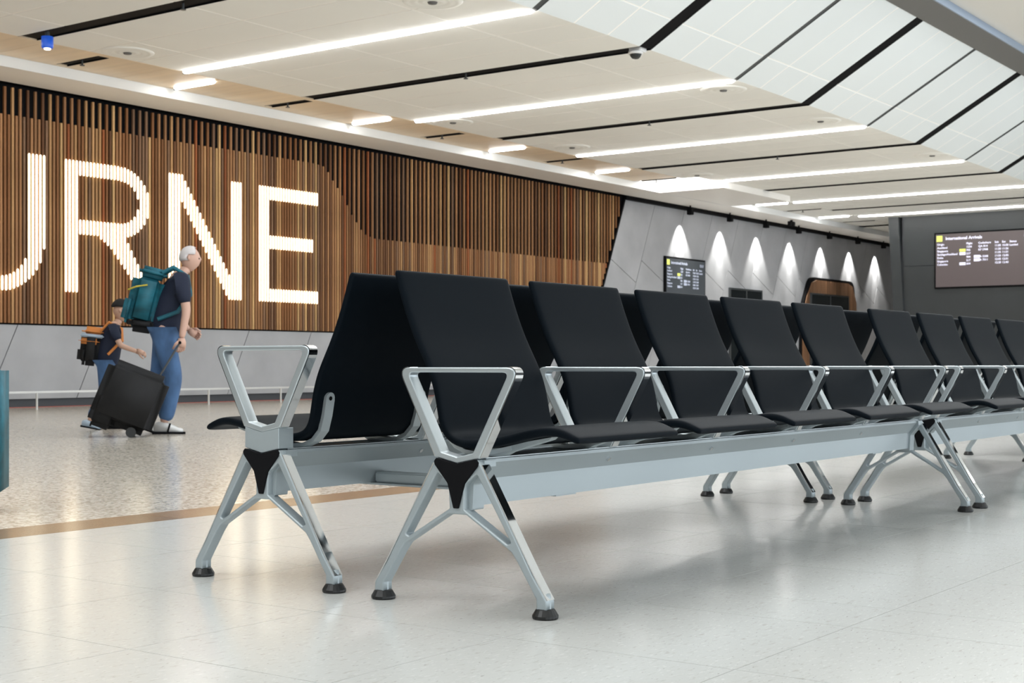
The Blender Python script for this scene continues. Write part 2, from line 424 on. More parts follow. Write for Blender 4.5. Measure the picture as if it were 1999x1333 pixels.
for x, y, l in [(11.5, 13.1, 'sprinkler hanging in the nearest dark ceiling slot'), (16.72, 12.9, 'sprinkler in the middle of the second dark ceiling slot'),
                (21.87, 12.8, 'sprinkler in the third long dark slot'), (27.05, 12.8, 'sprinkler in the fourth long dark slot'),
                (12.82, 16.7, 'sprinkler in the short slot at far left'), (16.88, 16.7, 'sprinkler in the second short slot from the left'),
                (20.92, 16.7, 'sprinkler in the third short slot'), (24.95, 16.7, 'sprinkler in the fourth short slot'), (28.85, 16.7, 'sprinkler in the short slot beside the lit box'), (36.9, 16.7, 'sprinkler in the short slot towards the far dark wall')]:
    sprinkler(x, y, l)
t = tag(empty('security_camera', (16.72, 10.0, HC)), 'white dome camera at the bend where the dark slot meets the sloping panels', 'camera')
box('mount', -.05, .13, -.10, .08, -.03, .03, M['white'], t, .01)
bm = bmesh.new(); lathe(bm, [(.085, -.03), (.085, -.06), (.07, -.10), (.04, -.125), (0, -.13)], 18); obj('dome', bm, M['glass_dark'], t, True)
bm = bmesh.new(); lathe(bm, [(.07, -.02), (.10, -.03), (.10, -.065), (.085, -.065)], 18); obj('collar', bm, M['white'], t, True)
t = tag(empty('blue_lamp', (11.45, 15.62, HC)), 'small blue cylindrical fitting hanging at the left end of the nearest dark slot', 'lamp')
bm = bmesh.new(); lathe(bm, [(0, -.20), (.065, -.20), (.075, -.18), (.075, -.05), (0, -.05)], 18); obj('shade', bm, M['blue'], t, True)
bm = bmesh.new(); lathe(bm, [(.0, -.05), (.03, -.05), (.03, .13), (0, .13)], 12); obj('stem', bm, M['darkgrey'], t)
bm = bmesh.new(); lathe(bm, [(0, -.215), (.04, -.215), (.045, -.20), (0, -.20)], 12); obj('lens', bm, M['lightbox'], t)

# ------------------------------------------------------------------ slatted wall
lx0 = 28.5
wall = struct(box('wall_back', -14, 50.2, 18.36, 18.6, 0, 5.2, M['black']))
box('slat_backing', -14, lx0, 18.285, 18.36, 1.24, 4.74, M['black'], wall)
box('kick_recess', -14, 47.5, 18.33, 18.36, 0, .13, M['recess'], wall)
st = struct(box('trim_4', -14, 47.5, 18.315, 18.33, .001, .008, M['red']))
P = 1.55
def lx(k, h): return 27.83 + P*k + .46*h
# timber slats
def bound(X):
    pts = [(0, 4.27), (19.16, 4.31), (19.42, 4.27), (19.62, 4.05), (19.88, 3.80), (20.15, 3.45), (20.48, 3.12), (20.8, 3.05), (31, 3.05)]
    for (a, ha), (b, hb) in zip(pts, pts[1:]):
        if a <= X <= b: return ha + (hb-ha)*(X-a)/(b-a)
    return 3.05
SP = .0652
def seg(p, a, b, r):    # distance of p to segment ab
    p, a, b = Vector(p), Vector(a), Vector(b); t = max(0, min(1, (p-a).dot(b-a)/(b-a).length_squared))
    return (p-(a+(b-a)*t)).length <= r
TOP, BOT = 3.76, 1.735
def in_U(x, h):
    if x > 13.32 or h > TOP or h < 1.69: return False
    xc = 12.54; dx = abs(x-xc)
    if h > 2.47: return .50 <= dx <= .77
    o = (dx/.77)**2 + ((2.47-h)/.76)**2 <= 1; i = (dx/.50)**2 + ((2.47-h)/.54)**2 <= 1
    return o and not i
def in_R(x, h):
    if not (BOT <= h <= TOP-.01): return False
    if 13.67 <= x <= 13.94: return True
    if x < 13.94: return False
    hc = 3.185
    def bowl(r, xr): return (x <= xr and abs(h-hc) <= r) or (x > xr and ((x-xr)/(r*1.08))**2 + ((h-hc)/r)**2 <= 1)
    if h >= 2.60 and bowl(.565, 14.69) and not bowl(.335, 14.71): return True
    if h < 2.80 and x > 14.28:
        # leg
        l = 14.28 if h > 2.62 else 14.28 + (2.62-h)*.86 + (.10 if h < 2.45 else (2.62-h)*.6)
        r = 14.72 + (2.80-h)*.60
        return l <= x <= r
    return False
def in_N(x, h):
    if not (BOT <= h <= TOP): return False
    if 15.68 <= x <= 15.94 or 17.04 <= x <= 17.30: return True
    t = (TOP-h)/(TOP-BOT); l = 15.68 + t*1.32; return l <= x <= l+.30 and 15.68 <= x <= 17.3
def in_E(x, h):
    if not (BOT <= h <= TOP) or x < 17.71: return False
    if x <= 17.98: return True
    if x <= 19.22 and (h >= TOP-.235 or h <= BOT+.235): return True
    return x <= 19.09 and 2.665 <= h <= 2.90
LET = {'u': in_U, 'r': in_R, 'n': in_N, 'e': in_E}
lets = {}
for k in LET:
    lets[k] = tag(empty('illuminated_letter', ({'u': 12.54, 'r': 14.4, 'n': 16.4, 'e': 18.4}[k], 18.25, BOT)),
        {'u': 'glowing letter U made of warm light tubes, cut off by the left edge', 'r': 'glowing letter R made of warm light tubes on the timber slats',
         'n': 'glowing letter N made of warm light tubes, behind the walking man', 'e': 'glowing letter E, last of the warm lit letters on the slats'}[k],
        'sign letter', 'glowing letters on the slatted wall')
left_stuff = bmesh.new()
nsl = 0
tube_me = {}
i = 0
X = 3.0
slat_me = {}
def slat_mesh(z0, z1, mi):
    key = (round(z0, 2), round(z1, 2), mi)
    if key not in slat_me:
        bm = bmesh.new(); bx(bm, -.0175, .0175, -.018, .018, z0, z1)
        me = bpy.data.meshes.new('slat'); bmesh.ops.recalc_face_normals(bm, faces=bm.faces); bm.to_mesh(me); bm.free(); me.materials.append(M['wood'][mi]); slat_me[key] = me
    return slat_me[key]
while True:
    X = 3.0 + SP*i
    full = i % 2 == 0
    if X > 29.85: break
    # right end follows the leaning edge
    zr = 1.25
    hcut = (X - 27.83 + .03)/.46
    if hcut > 1.25: zr = hcut + .02
    top = 4.70 if full else bound(X)
    mi = random.choices(range(8), [20, 14, 8, 10, 18, 6, 12, 10])[0]
    if top - zr > .05:
        if X < 11.2:
            bx(left_stuff, X-.0175, X+.0175, 18.244, 18.280, zr, top)
        else:
            if nsl < 300:
                o = bpy.data.objects.new('slat', slat_mesh(zr, top, mi)); C.objects.link(o); o.location = (X, 18.262, 0); o.parent = wall
                nsl += 1
    for k, fn in LET.items():
        h = 1.6; run = None
        while h < 3.9:
            s_ = fn(X, h)
            if s_ and run is None: run = h
            if not s_ and run is not None:
                if h-run > .06:
                    L = round(h-run, 2)
                    if L not in tube_me:
                        bm = bmesh.new(); r = .0158
                        lathe(bm, [(0, 0), (r*.7, .006), (r, .02), (r, L-.02), (r*.7, L-.006), (0, L)], 8)
                        me = bpy.data.meshes.new('light_tube'); bmesh.ops.recalc_face_normals(bm, faces=bm.faces); bm.to_mesh(me); bm.free()
                        for p in me.polygons: p.use_smooth = True
                        me.materials.append(M['tube']); tube_me[L] = me
                    o = bpy.data.objects.new('light_tube', tube_me[L]); C.objects.link(o); o.parent = lets[k]
                    o.location = (X-lets[k].location.x, 18.224-18.25, run-BOT)
                run = None
            h += .01
    i += 1
o = obj('slat_field', left_stuff, M['wood'][0], wall); o['kind'] = 'stuff'
# dark rail framing the leaning end of the slats
bm = bmesh.new(); prism(bm, [(28.49, 1.3), (lx(0, 1.3), 1.3), (lx(0, 4.74), 4.74), (28.49, 4.74)], 'y', 18.285, 18.355); obj('slat_backing', bm, M['black'], wall)
bm = bmesh.new(); prism(bm, [(lx(0, 1.2)-.03, 1.2), (lx(0, 1.2)+.03, 1.2), (lx(0, 4.75)+.03, 4.75), (lx(0, 4.75)-.03, 4.75)], 'y', 18.22, 18.36); obj('slat_end_rail', bm, M['black'], wall)
# concrete panels, leaning joints
g = .008
for k in range(-16, 0):
    bm = bmesh.new(); prism(bm, [(lx(k, .13)+g, .13), (lx(k+1, .13)-g, .13), (lx(k+1, 1.225)-g, 1.225), (lx(k, 1.225)+g, 1.225)], 'y', 18.29, 18.36)
    obj('concrete_panel', bm, M['concrete'], wall)
for k in range(0, 13):
    z0, z1 = .13, 4.74
    a, b = 3.22, 2.66
    up = [(lx(k, a)+g, a+g), (lx(k+1, b)-g, b+g), (lx(k+1, z1)-g, z1), (lx(k, z1)+g, z1)]
    lo = [(lx(k, z0)+g, z0), (lx(k+1, z0)-g, z0), (lx(k+1, b)-g, b-g), (lx(k, a)+g, a-g)]
    for pts in (up, lo):
        bm = bmesh.new(); prism(bm, pts, 'y', 18.29 + (.0), 18.36); obj('concrete_panel', bm, M['concrete'], wall)
# black shadow gap over the concrete
box('shadow_gap', 29.95, 47.5, 18.17, 18.30, 4.66, 4.75, M['black'], wall)

# wall washers on the concrete
GX = [32.85, 35.08, 37.3, 39.5, 41.75, 44.0, 46.2]
ords = ['nearest', 'second', 'third', 'fourth', 'fifth', 'sixth', 'farthest']
for i, x in enumerate(GX):
    t = tag(empty('wall_spotlight', (x, 18.0, 4.75)), '%s of the small black spotlights washing the concrete wall' % ords[i], 'spotlight', 'black spotlights above the concrete wall')
    box('housing', -.07, .07, -.07, .07, -.24, -.06, M['black'], t, .01)
    bm = bmesh.new(); lathe(bm, [(0, -.06), (.02, -.06), (.02, 0), (0, 0)], 10); obj('stem', bm, M['black'], t)
    d = bpy.data.lights.new('spot', 'SPOT'); d.energy = 270; d.spot_size = math.radians(72); d.spot_blend = .55; d.shadow_soft_size = .02; d.color = (1, .97, .90)
    l = bpy.data.objects.new('spot_beam', d); C.objects.link(l); l.parent = t; l.location = (-.05, .09, -.26)
    l.rotation_euler = (math.radians(4), 0, 0)
    d2 = bpy.data.lights.new('spot', 'SPOT'); d2.energy = 190; d2.spot_size = math.radians(26); d2.spot_blend = .9; d2.shadow_soft_size = .02; d2.color = (1, .97, .90)
    l2 = bpy.data.objects.new('spot_core', d2); C.objects.link(l2); l2.parent = t; l2.location = (-.05, .09, -.26); l2.rotation_euler = (math.radians(7), 0, 0)

# low rail along the wall
rail = tag(empty('guard_rail', (0, 17.25, 0)), 'low white metal bump rail on short posts in front of the grey wall', 'railing')
bm = bmesh.new(); bx(bm, 3, 30, -.02, .02, .235, .265); bmesh.ops.bevel(bm, geom=bm.edges[:], offset=.008, segments=2, affect='EDGES'); obj('top_bar', bm, M['rail'], rail)
x = 4.47
while x < 30:
    bm = bmesh.new(); tube(bm, [(x, 0, 0), (x, 0, .24)], .016, 10); obj('post', bm, M['rail'], rail); x += 1.6

# ------------------------------------------------------------------ doors and timber portal in the far concrete
def opening(n, x0, x1, z1, portal=False):
    yf = 18.13 if portal else 18.25
    d = struct(box('door_%d' % n, x0, x1, yf, yf+.03, 0.0, z1, M['glass_dark']))
    for a, b in ((x0-.05, x0), (x1, x1+.05)): box('door_frame', a, b, yf-.02, yf+.04, 0, z1+.05, M['darkgrey'], d)
    box('door_frame', x0, x1, yf-.02, yf+.04, z1, z1+.05, M['darkgrey'], d)
    xm = (x0+x1)/2
    box('door_frame', xm-.03, xm+.03, yf-.02, yf+.04, 0, z1, M['darkgrey'], d)
opening(1, 35.6, 37.5, 2.70)
opening(2, 40.7, 43.5, 2.76, True)
pt = tag(empty('timber_portal', (42.2, 18.29, 0)), 'rounded timber portal with a black edge around a doorway in the concrete wall', 'doorway')
out = fillet([(-2.15, 0), (2.25, 0), (2.1, 2.2), (1.95, 3.30), (-1.45, 3.30), (-2.0, 2.4)], [0, 0, .4, .38, .5, .3], 5)
bm = bmesh.new(); prism(bm, out, 'y', -.10, 0.0); obj('portal_edge', bm, M['black'], pt)
n = 12
for i in range(n):
    a = -2.05 + 4.15*i/n; b = -2.05 + 4.15*(i+1)/n
    def topz(x):
        z = 3.22
        if x < -1.1: z -= ((-1.1-x)/1.0)**2*1.3
        if x > 1.55: z -= ((x-1.55)/.55)**2*.6
        return z
    bm = bmesh.new(); prism(bm, [(a+.01, 0), (b-.01, 0), (b-.01, topz(b)), (a+.01, topz(a))], 'y', -.125, -.095); obj('timber_board', bm, M['portal'], pt)

# ------------------------------------------------------------------ far dark wall with the arrivals screen
fw = struct(box('wall_far', 40.32, 40.7, -9, 15.15, 0, 6.6, M['recess']))
joints = [-9, -6, -3.2, -.4, 2.4, 5.2, 8.0, 10.8, 15.1]
for a, b in zip(joints, joints[1:]):
    for z0, z1 in ((0.0, 3.45), (3.47, 4.9 if b > 9.9 else 6.1)):
        box('dark_panel', 40.29, 40.32, a+.006, b-.006, z0, z1, M['darkgrey'], fw)
bm = bmesh.new(); prism(bm, [(14.95, 0), (15.25, 0), (15.52, 4.90), (15.22, 4.9)], 'x', 40.2, 40.7); obj('edge_fin', bm, M['darkgrey'], fw)
struct(box('wall_end', 50, 50.2, -9, 18.6, 0, 6.5, M['wallpaint']))

_txt = {}
def text_mesh(s, size):
    cu = bpy.data.curves.new('t', 'FONT'); cu.body = s; cu.size = size; cu.extrude = .002; cu.offset = size*.022; cu.resolution_u = 2
    o = bpy.data.objects.new('t', cu); C.objects.link(o); bpy.context.view_layer.update()
    me = bpy.data.meshes.new_from_object(o.evaluated_get(bpy.context.evaluated_depsgraph_get()))
    bpy.data.objects.remove(o); bpy.data.curves.remove(cu); me.materials.clear(); return me
def board(name, loc, basis, W, H, scr, tm, label, lab_scale=1.0):
    """basis: columns right, up, out of the screen"""
    t = tag(empty(name, loc), label, 'screen'); 
    R = Matrix(basis).transposed().to_4x4()
    t.matrix_world = Matrix.Translation(loc) @ R
    b = .045
    bm = bmesh.new(); bx(bm, -b, W+b, -H-b, b, -.07, 0); bmesh.ops.bevel(bm, geom=bm.edges[:], offset=.008, segments=1, affect='EDGES'); obj('bezel', bm, M['black'], t)
    bm = bmesh.new(); bx(bm, 0, W, -H, 0, -.01, .004); obj('display', bm, scr, t)
    u = H/15.5
    bm = bmesh.new(); bx(bm, .25*u, 1.95*u, -2.15*u, -.45*u, .004, .007); obj('logo_square', bm, M['lime'], t)
    def put(s, x, y, size, m=tm):
        me = text_mesh(s, size*u); o = link_mesh('screen_text', me, m, t); o.location = (x*u, -y*u, .006)
    put('International Arrivals', 2.9, 1.75, 1.25)
    put('12:11', W/u-3.6, 1.9, 1.25)
    k = 0.98
    cols = [(.4, ['Origin', 'Auckland', 'Singapore', 'Santiago/Auckland', 'Doha', 'Singapore', 'Colombo']),
            (9.0, ['Flight', '1234', '705', '237', '904', '217', '604']),
            (12.5, ['Codeshare', 'QA 814', 'KF 2908', '', 'EA 5208', 'EA 7011', '']),
            (17.2, ['Sch', '11:05', '11:20', '11:35', '11:50', '12:05', '12:20']),
            (19.3, ['Est', '10:58', '11:26', '11:31', '12:00', '12:01', '12:40']),
            (21.4, ['Status', 'Landed'])]
    for cx, rows_ in cols:
        for r, s in enumerate(rows_):
            if s: put(s, cx, 3.3+r*k, .82)
    for (cx, r) in ((7.0, 2), (7.0, 3), (7.0, 6), (11.2, 4), (11.2, 5)):
        bm = bmesh.new(); bx(bm, (cx)*u, (cx+1.8)*u, -(3.42+r*k)*u, -(2.60+r*k)*u, .004, .007)
        obj('airline_chip', bm, M['lime'] if r == 2 else tm, t)
    return t
board('arrivals_screen', (40.22, 14.12, 4.33), ((0, -1, 0), (0, 0, 1), (-1, 0, 0)), 2.8, 1.50, M['screen'], M['txt'],
      'wide arrivals screen with a lime square, on the dark wall at right')
board('arrivals_monitor', (32.0, 18.225, 3.36), ((1, 0, 0), (0, 0, 1), (0, -1, 0)), 2.05, 1.25, M['screen2'], M['txt2'],
      'smaller dark arrivals monitor on the concrete wall under the first spotlight')
t = tag(empty('ceiling_camera', (40.0, 17.95, 4.75)), 'small black twin camera on the soffit between the third and fourth wall spotlights', 'camera')
t.location = (37.9, 17.5, 4.75)
box('body', -.16, -.02, -.05, .05, -.16, -.04, M['black'], t, .01); box('body', .02, .16, -.05, .05, -.16, -.04, M['black'], t, .01)
bm = bmesh.new(); lathe(bm, [(0, -.05), (.04, -.05), (.04, 0), (0, 0)], 10); obj('stem', bm, M['black'], t)

# ------------------------------------------------------------------ near facade, its window bays added for the daylight fill (outside the frame)
wr = struct(box('wall_right', -14, 50, -9.2, -9.0, 0, .9, M['darkgrey']))
box('lintel', -14, 50, -9.2, -9.0, 5.1, 6.3, M['wallpaint'], wr)
for bx_ in BAYS + [45]:
    box('pier', bx_-3.6, bx_-2.4, -9.3, -8.95, .9, 5.1, M['darkgrey'], wr)
struct(box('wall_left', -14.2, -14, -9, 18.6, 0, 6.5, M['wallpaint']))

# ------------------------------------------------------------------ beam seating
ARM_OUT = [(.066, .402), (.186, .616), (.160, .6415), (-.160, .6415), (-.186, .616), (-.066, .402), (0, .386)]
# outline: outer then inner hole; corners rounded
def arm_loop(dz):
    o = [(y, z+dz) for y, z in [(-.074, .401), (-.202, .6405), (.202, .6405), (.074, .401), (0, .3855)]]
    i = [(y, z+dz) for y, z in [(-.053, .4150), (-.1690, .6268), (.1690, .6268), (.053, .4150), (0, .4030)]]
    return [fillet(o, [.004, .024, .024, .004, .002], 8), fillet(i, [.006, .012, .012, .006, .002], 6)[::-1]]
LEG_HALF = [(.078, .384), (.197, .190), (.232, .140), (.288, .052), (.288, .020), (.255, .020), (.255, .052), (.200, .130), (.176, .160), (.028, .248)]
def leg_outline():
    r = LEG_HALF
    l = [(-y, z) for y, z in reversed(LEG_HALF)]
    top = [(0, .37)]
    o = [(0, .384), (.066, .397)] + r + l + [(-.066, .397)]
    return fillet(o, .006, 3)
def leg_outline2():
    half = [(0, .383), (.068, .398), (.080, .384), (.2025, .178), (.243, .110), (.2880, .047), (.2880, .020), (.2560, .020), (.2560, .049), (.196, .140), (.178, .163), (.030, .251)]
    rad = [0, .004, .006, .03, .05, .012, 0, 0, .012, .03, .02, .012]
    pts = half + [(-y, z) for y, z in reversed(half[1:])]
    return fillet(pts, rad + list(reversed(rad[1:])), 4)
HOLE = [(.066, .360), (.177, .187), (.165, .183), (.024, .266), (.026, .330)]
def build_bench(raised, name):
    L, PT = 3.26, .652
    dz = .0625 if raised else 0
    root = empty(name)
    # beam: top flange, inward-leaning upper facet, vertical lower facet
    sec = [(.070, .397), (.070, .388), (.036, .342), (.031, .272), (-.031, .272), (-.036, .342), (-.070, .388), (-.070, .397), (-.060, .399), (.060, .399)]
    bm = bmesh.new(); prism(bm, sec, 'x', .018, L-.018); obj('beam', bm, M['silver'], root)
    bm = bmesh.new()
    for s in (-1, 1): bx(bm, .02, L-.02, s*.064-.004, s*.064+.004, .399, .4015)
    obj('beam_lip', bm, M['satin'], root)
    for k in range(1, 5):
        for s in (-1, 1):
            bm = bmesh.new(); x = k*PT; c = Vector((x, s*.0535, .3655)); n = Vector((0, s*.8, -.6)).normalized()
            tube(bm, [c-n*.002, c+n*.005], .0075, 10); obj('bolt', bm, M['chrome'], root)
    for k, x in enumerate((0, L)):
        o = plate('leg_frame', [leg_outline2(), fillet(HOLE, [.006, .007, .007, .006, .02])[::-1], fillet([(-y, z) for y, z in reversed(HOLE)], [.02, .006, .007, .007, .006])[::-1]], x-.019, x+.019, .004, M['silver'], root)
        for s in (-1, 1):
            bm = bmesh.new(); prof = [(.0165, .014), (.0165, .05), (.0125, .064), (0, .066)]
            lathe(bm, prof, 18, x, s*.272); obj('foot_stem', bm, M['silver'], o, True)
            bm = bmesh.new(); lathe(bm, [(0, 0), (.032, 0), (.034, .004), (.034, .009), (.025, .024), (.021, .026), (0, .026)], 20, x, s*.272); obj('foot_pad', bm, M['rubber'], o)
            # polished face on the outer side of the leg
            q = [(.0795, .3835), (.2030, .1785), (.2440, .1110), (.2860, .048)]
            pts = [(s*(y+.0002), z) for y, z in q] + [(s*(y+.0035), z+.001) for y, z in reversed(q)]
            bm = bmesh.new(); prism(bm, pts, 'x', x-.016, x+.016); obj('chrome_trim', bm, M['chrome'], o)
        hb = fillet([(0, .396), (.078, .396), (.079, .378), (.042, .332), (.038, .262), (-.038, .262), (-.042, .332), (-.079, .378), (-.078, .396)], [0, .002, .004, .012, .004, .004, .012, .004, .002])
        xa, xb_ = (x, x+.050) if k == 0 else (x-.050, x)
        bm = bmesh.new(); prism(bm, hb, 'x', xa, xb_); obj('hub', bm, M['silver'], o)
        Y = fillet([(.074, .390), (.066, .399), (0, .385), (-.066, .399), (-.074, .390), (-.071, .380), (-.028, .333), (-.008, .267), (.008, .267), (.028, .333), (.071, .380)], [.006, .006, .003, .006, .006, .006, .012, .003, .003, .012, .006], 3)
        for s in (-1, 1):
            xx = x + s*.0205
            plate('cover_plate', [Y], xx-.004, xx+.004, .0015, M['plate'], o)
    # armrests
    for k in range(6):
        x = k*PT
        up = raised and k == 5          # only the free end of the rear row has its armrest raised on a block
        dz = .0625 if up else 0
        o = plate('armrest', arm_loop(dz), x-.019, x+.019, .003, M['satin'], root)
        for s in (-1, 1):
            q = [(.0755, .404)] + fillet([(.10, .44), (.202, .6405), (.06, .6405)], [0, .024, 0], 8)[1:-1]
            nq = []
            for i, p in enumerate(q):
                a = Vector(q[max(i-1, 0)]); b = Vector(q[min(i+1, len(q)-1)]); d = (b-a).normalized(); t_ = .0022*(1 if i < len(q)-1 else .3)
                nq.append((p[0]+d.y*t_, p[1]-d.x*t_))
            pts = [(s*y, z+dz) for y, z in q] + [(s*y, z+dz) for y, z in reversed(nq)]
            bm = bmesh.new(); prism(bm, pts, 'x', x-.0165, x+.0165); obj('chrome_trim', bm, M['chrome'], o)
        if up:
            blk = [(.070, .402), (0, .3875), (-.070, .402), (-.070, .4625), (0, .4475), (.070, .4625)]
            bm = bmesh.new(); prism(bm, blk, 'x', x-.042, x+.019); bmesh.ops.bevel(bm, geom=bm.edges[:], offset=.0012, segments=1, affect='EDGES'); obj('spacer_block', bm, M['silver'], o)
        if 0 < k < 5:
            bm = bmesh.new(); bx(bm, x-.019, x+.019, -.060, .060, .398, .404); obj('arm_base', bm, M['silver'], o)
    # seats: one shell bent into seat and back; the sitter faces -y
    prof = [(.2835, .9130), (.2815, .9075), (.277, .895), (.262, .850), (.240, .790), (.213, .728), (.183, .674), (.158, .630), (.141, .585), (.130, .540), (.124, .500), (.112, .464), (.090, .444), (.058, .433), (.020, .430), (-.030, .434), (-.090, .445), (-.150, .459), (-.200, .470), (-.240, .474), (-.275, .470), (-.305, .459), (-.322, .452), (-.330, .4485)]
    for k in range(5):
        x0 = .0625 + k*PT; xc = x0 + .265; hw = .265
        bm = bmesh.new(); rings = []
        n = len(prof); P2 = [Vector((0, y, z)) for y, z in prof]
        # arc length
        for i, p in enumerate(P2):
            d = (P2[min(i+1, n-1)] - P2[max(i-1, 0)]).normalized(); nn = Vector((0, -d.z, d.y))   # normal
            th = .0115
            if i in (0, n-1): th = .0065
            if i in (1, n-2): th = .0112
            if 13 <= i <= 20: th = .014
            w_ = hw
            if i == 0: w_ = hw-.004
            if i == n-1: w_ = hw-.006
            ring = []
            cols_ = [(-1, 0), (-.988, .72), (-.955, 1), (-.5, 1), (0, 1), (.5, 1), (.955, 1), (.988, .72), (1, 0), (.988, -.72), (.955, -1), (.5, -1), (0, -1), (-.5, -1), (-.955, -1), (-.988, -.72)]
            for a, b in cols_:
                dish = (1-abs(a)**2)*.003*(1 if 4 < i < 10 else 0)
                v = p + nn*(b*th) + Vector((xc + a*w_, 0, 0)) + nn*dish*(1)
                ring.append(bm.verts.new(v))
            rings.append(ring)
        m_ = len(rings[0])
        for A, B in zip(rings, rings[1:]):
            for j in range(m_): bm.faces.new((A[j], A[(j+1) % m_], B[(j+1) % m_], B[j]))
        for e_, rg in ((0, rings[0]), (1, rings[-1])):
            m2 = len(rg)//2
            for j in range(m2-1): bm.faces.new((rg[j], rg[j+1], rg[-1-j-1+1] if False else rg[(-j-1) % m_], rg[(-j) % m_])) if j else bm.faces.new((rg[0], rg[1], rg[m_-1]))
            bm.faces.new((rg[m2-1], rg[m2], rg[m2+1]))
        o = obj('seat_shell', bm, M['leather'], root, True)
        md = o.modifiers.new('s', 'SUBSURF'); md.levels = 1; md.render_levels = 2
        # brackets: ribbon under and behind the bend, and the arm it sits on
        for s in (-1, 1):
            xb = xc + s*(hw-.052)
            mid = prof[7:14]; pts_o, pts_i = [], []
            cen = [(.1335, .548), (.130, .530), (.124, .500), (.112, .460), (.088, .436), (.058, .424), (.020, .420), (-.03, .426), (-.09, .439)]
            for i, (y, z) in enumerate(cen):
                a = Vector(cen[max(i-1, 0)]); b = Vector(cen[min(i+1, len(cen)-1)]); d = (b-a).normalized(); nn = Vector((-d.y, d.x))
                pts_i.append((y+nn.x*.009, z+nn.y*.009)); pts_o.append((y+nn.x*.021, z+nn.y*.021))
            bm = bmesh.new()
            prism(bm, pts_i + pts_o[::-1], 'x', xb-.018, xb+.018)
            br = obj('seat_bracket', bm, M['satin'], o)
            bm = bmesh.new(); tube(bm, [(xb, .1425, .5490), (xb, .1540, .5475)], .018, 20); obj('bracket_end', bm, M['satin'], o)
            bm = bmesh.new(); tube(bm, [(xb, .150, .5480), (xb, .1550, .5474)], .0065, 12); obj('screw_hole', bm, M['black'], o)
            # arm under the pan: deep at the beam, tapering to a point forward
            bm = bmesh.new(); prism(bm, [(.085, .425), (.060, .4005), (-.062, .4005), (-.085, .412), (-.215, .449), (-.225, .457), (-.15, .444), (-.09, .430), (-.03, .417), (.02, .411), (.055, .414)], 'x', xb-.016, xb+.016)
            obj('seat_arm', bm, M['silver'], o)
    return root

def finish(root, loc, rz, label, group):
    root.location = loc; root.rotation_euler = (0, 0, rz); tag(root, label, 'bench', group)
GB = 'black leather beam benches in two back to back rows'
yF, yB = 2.343, 3.072
X1, X2, X3 = 3.016, 6.475, 10.20
def kids_map():
    KIDS.clear()
    for o in C.objects:
        if o.parent: KIDS.setdefault(o.parent.name, []).append(o)
f1 = build_bench(False, 'beam_bench')
b1 = build_bench(True, 'beam_bench')
kids_map()
f2 = copy_tree(f1); b2 = copy_tree(f1); b3 = copy_tree(f1)
finish(f1, (X1, yF, 0), 0, 'five black seats on a silver beam, nearest bench, in the row facing the camera side', GB)
finish(f2, (X2, yF, 0), 0, 'bench of black seats cut by the right edge, continuing the front row', GB)
finish(b1, (X1+3.26, yB, 0), PI, 'rear bench with its end armrest raised on a silver block, behind the nearest bench', GB)
finish(b2, (X2+3.26, yB, 0), PI, 'second bench of the rear row, mostly hidden behind the front row seats', GB)
finish(b3, (X3+3.26, yB, 0), PI, 'farthest bench of the rear row, only its feet show at the right edge', GB)
# cross pieces that tie the two rows together
for x, lb_ in ((3.49, 'grey steel cross piece joining the two nearest benches under their beams, near end'), (5.90, 'grey steel cross piece joining the two nearest benches, far end'), (9.0, 'grey steel cross piece joining the two benches at right')):
    t = tag(empty('cross_piece', (x, yF, 0)), lb_, 'bracket', 'cross pieces between the bench rows')
    box('base_plate', -.045, .06, -.015, .745, .2655, .2715, M['silver'], t)
    box('cross_beam', -.03, .03, .035, .694, .272, .305, M['silver'], t, .004)

# ------------------------------------------------------------------ travellers
VR = Vector((sa, -ca, 0)); VF = Vector((ca, sa, 0))           # right and forward as seen from the camera
WD = (VR*math.cos(.22) + VF*math.sin(.22)); WL = Vector((-WD.y, WD.x, 0))   # walking direction and its left side
def floor_pt(px, py):
    Z = EYE*F/(py-710); return VR*((px-1000)/F*Z) + VF*Z
def skin_mesh(name, verts, edges, radii, m, parent, lv=2):
    me = bpy.data.meshes.new(name); me.from_pydata([tuple(v) for v in verts], edges, [])
    o = bpy.data.objects.new(name, me); C.objects.link(o)
    o.modifiers.new('skin', 'SKIN').use_smooth_shade = True
    md = o.modifiers.new('sub', 'SUBSURF'); md.levels = lv; md.render_levels = lv
    sv = me.skin_vertices[0].data
    for i, r in enumerate(radii): sv[i].radius = r if isinstance(r, tuple) else (r, r)
    sv[0].use_root = True
    bpy.context.view_layer.update()
    m2 = bpy.data.meshes.new_from_object(o.evaluated_get(bpy.context.evaluated_depsgraph_get()))
    bpy.data.objects.remove(o); bpy.data.meshes.remove(me)
    m2.materials.clear(); m2.name = name
    for p in m2.polygons: p.use_smooth = True
    return link_mesh(name, m2, m, parent)
def frame3(o): return lambda a, l, h: WD*a + WL*l + Vector((0, 0, h))    # ahead, left, height
W3 = frame3(None)
def chain(pts, rads): return [W3(*p) for p in pts], [(i, i+1) for i in range(len(pts)-1)], rads
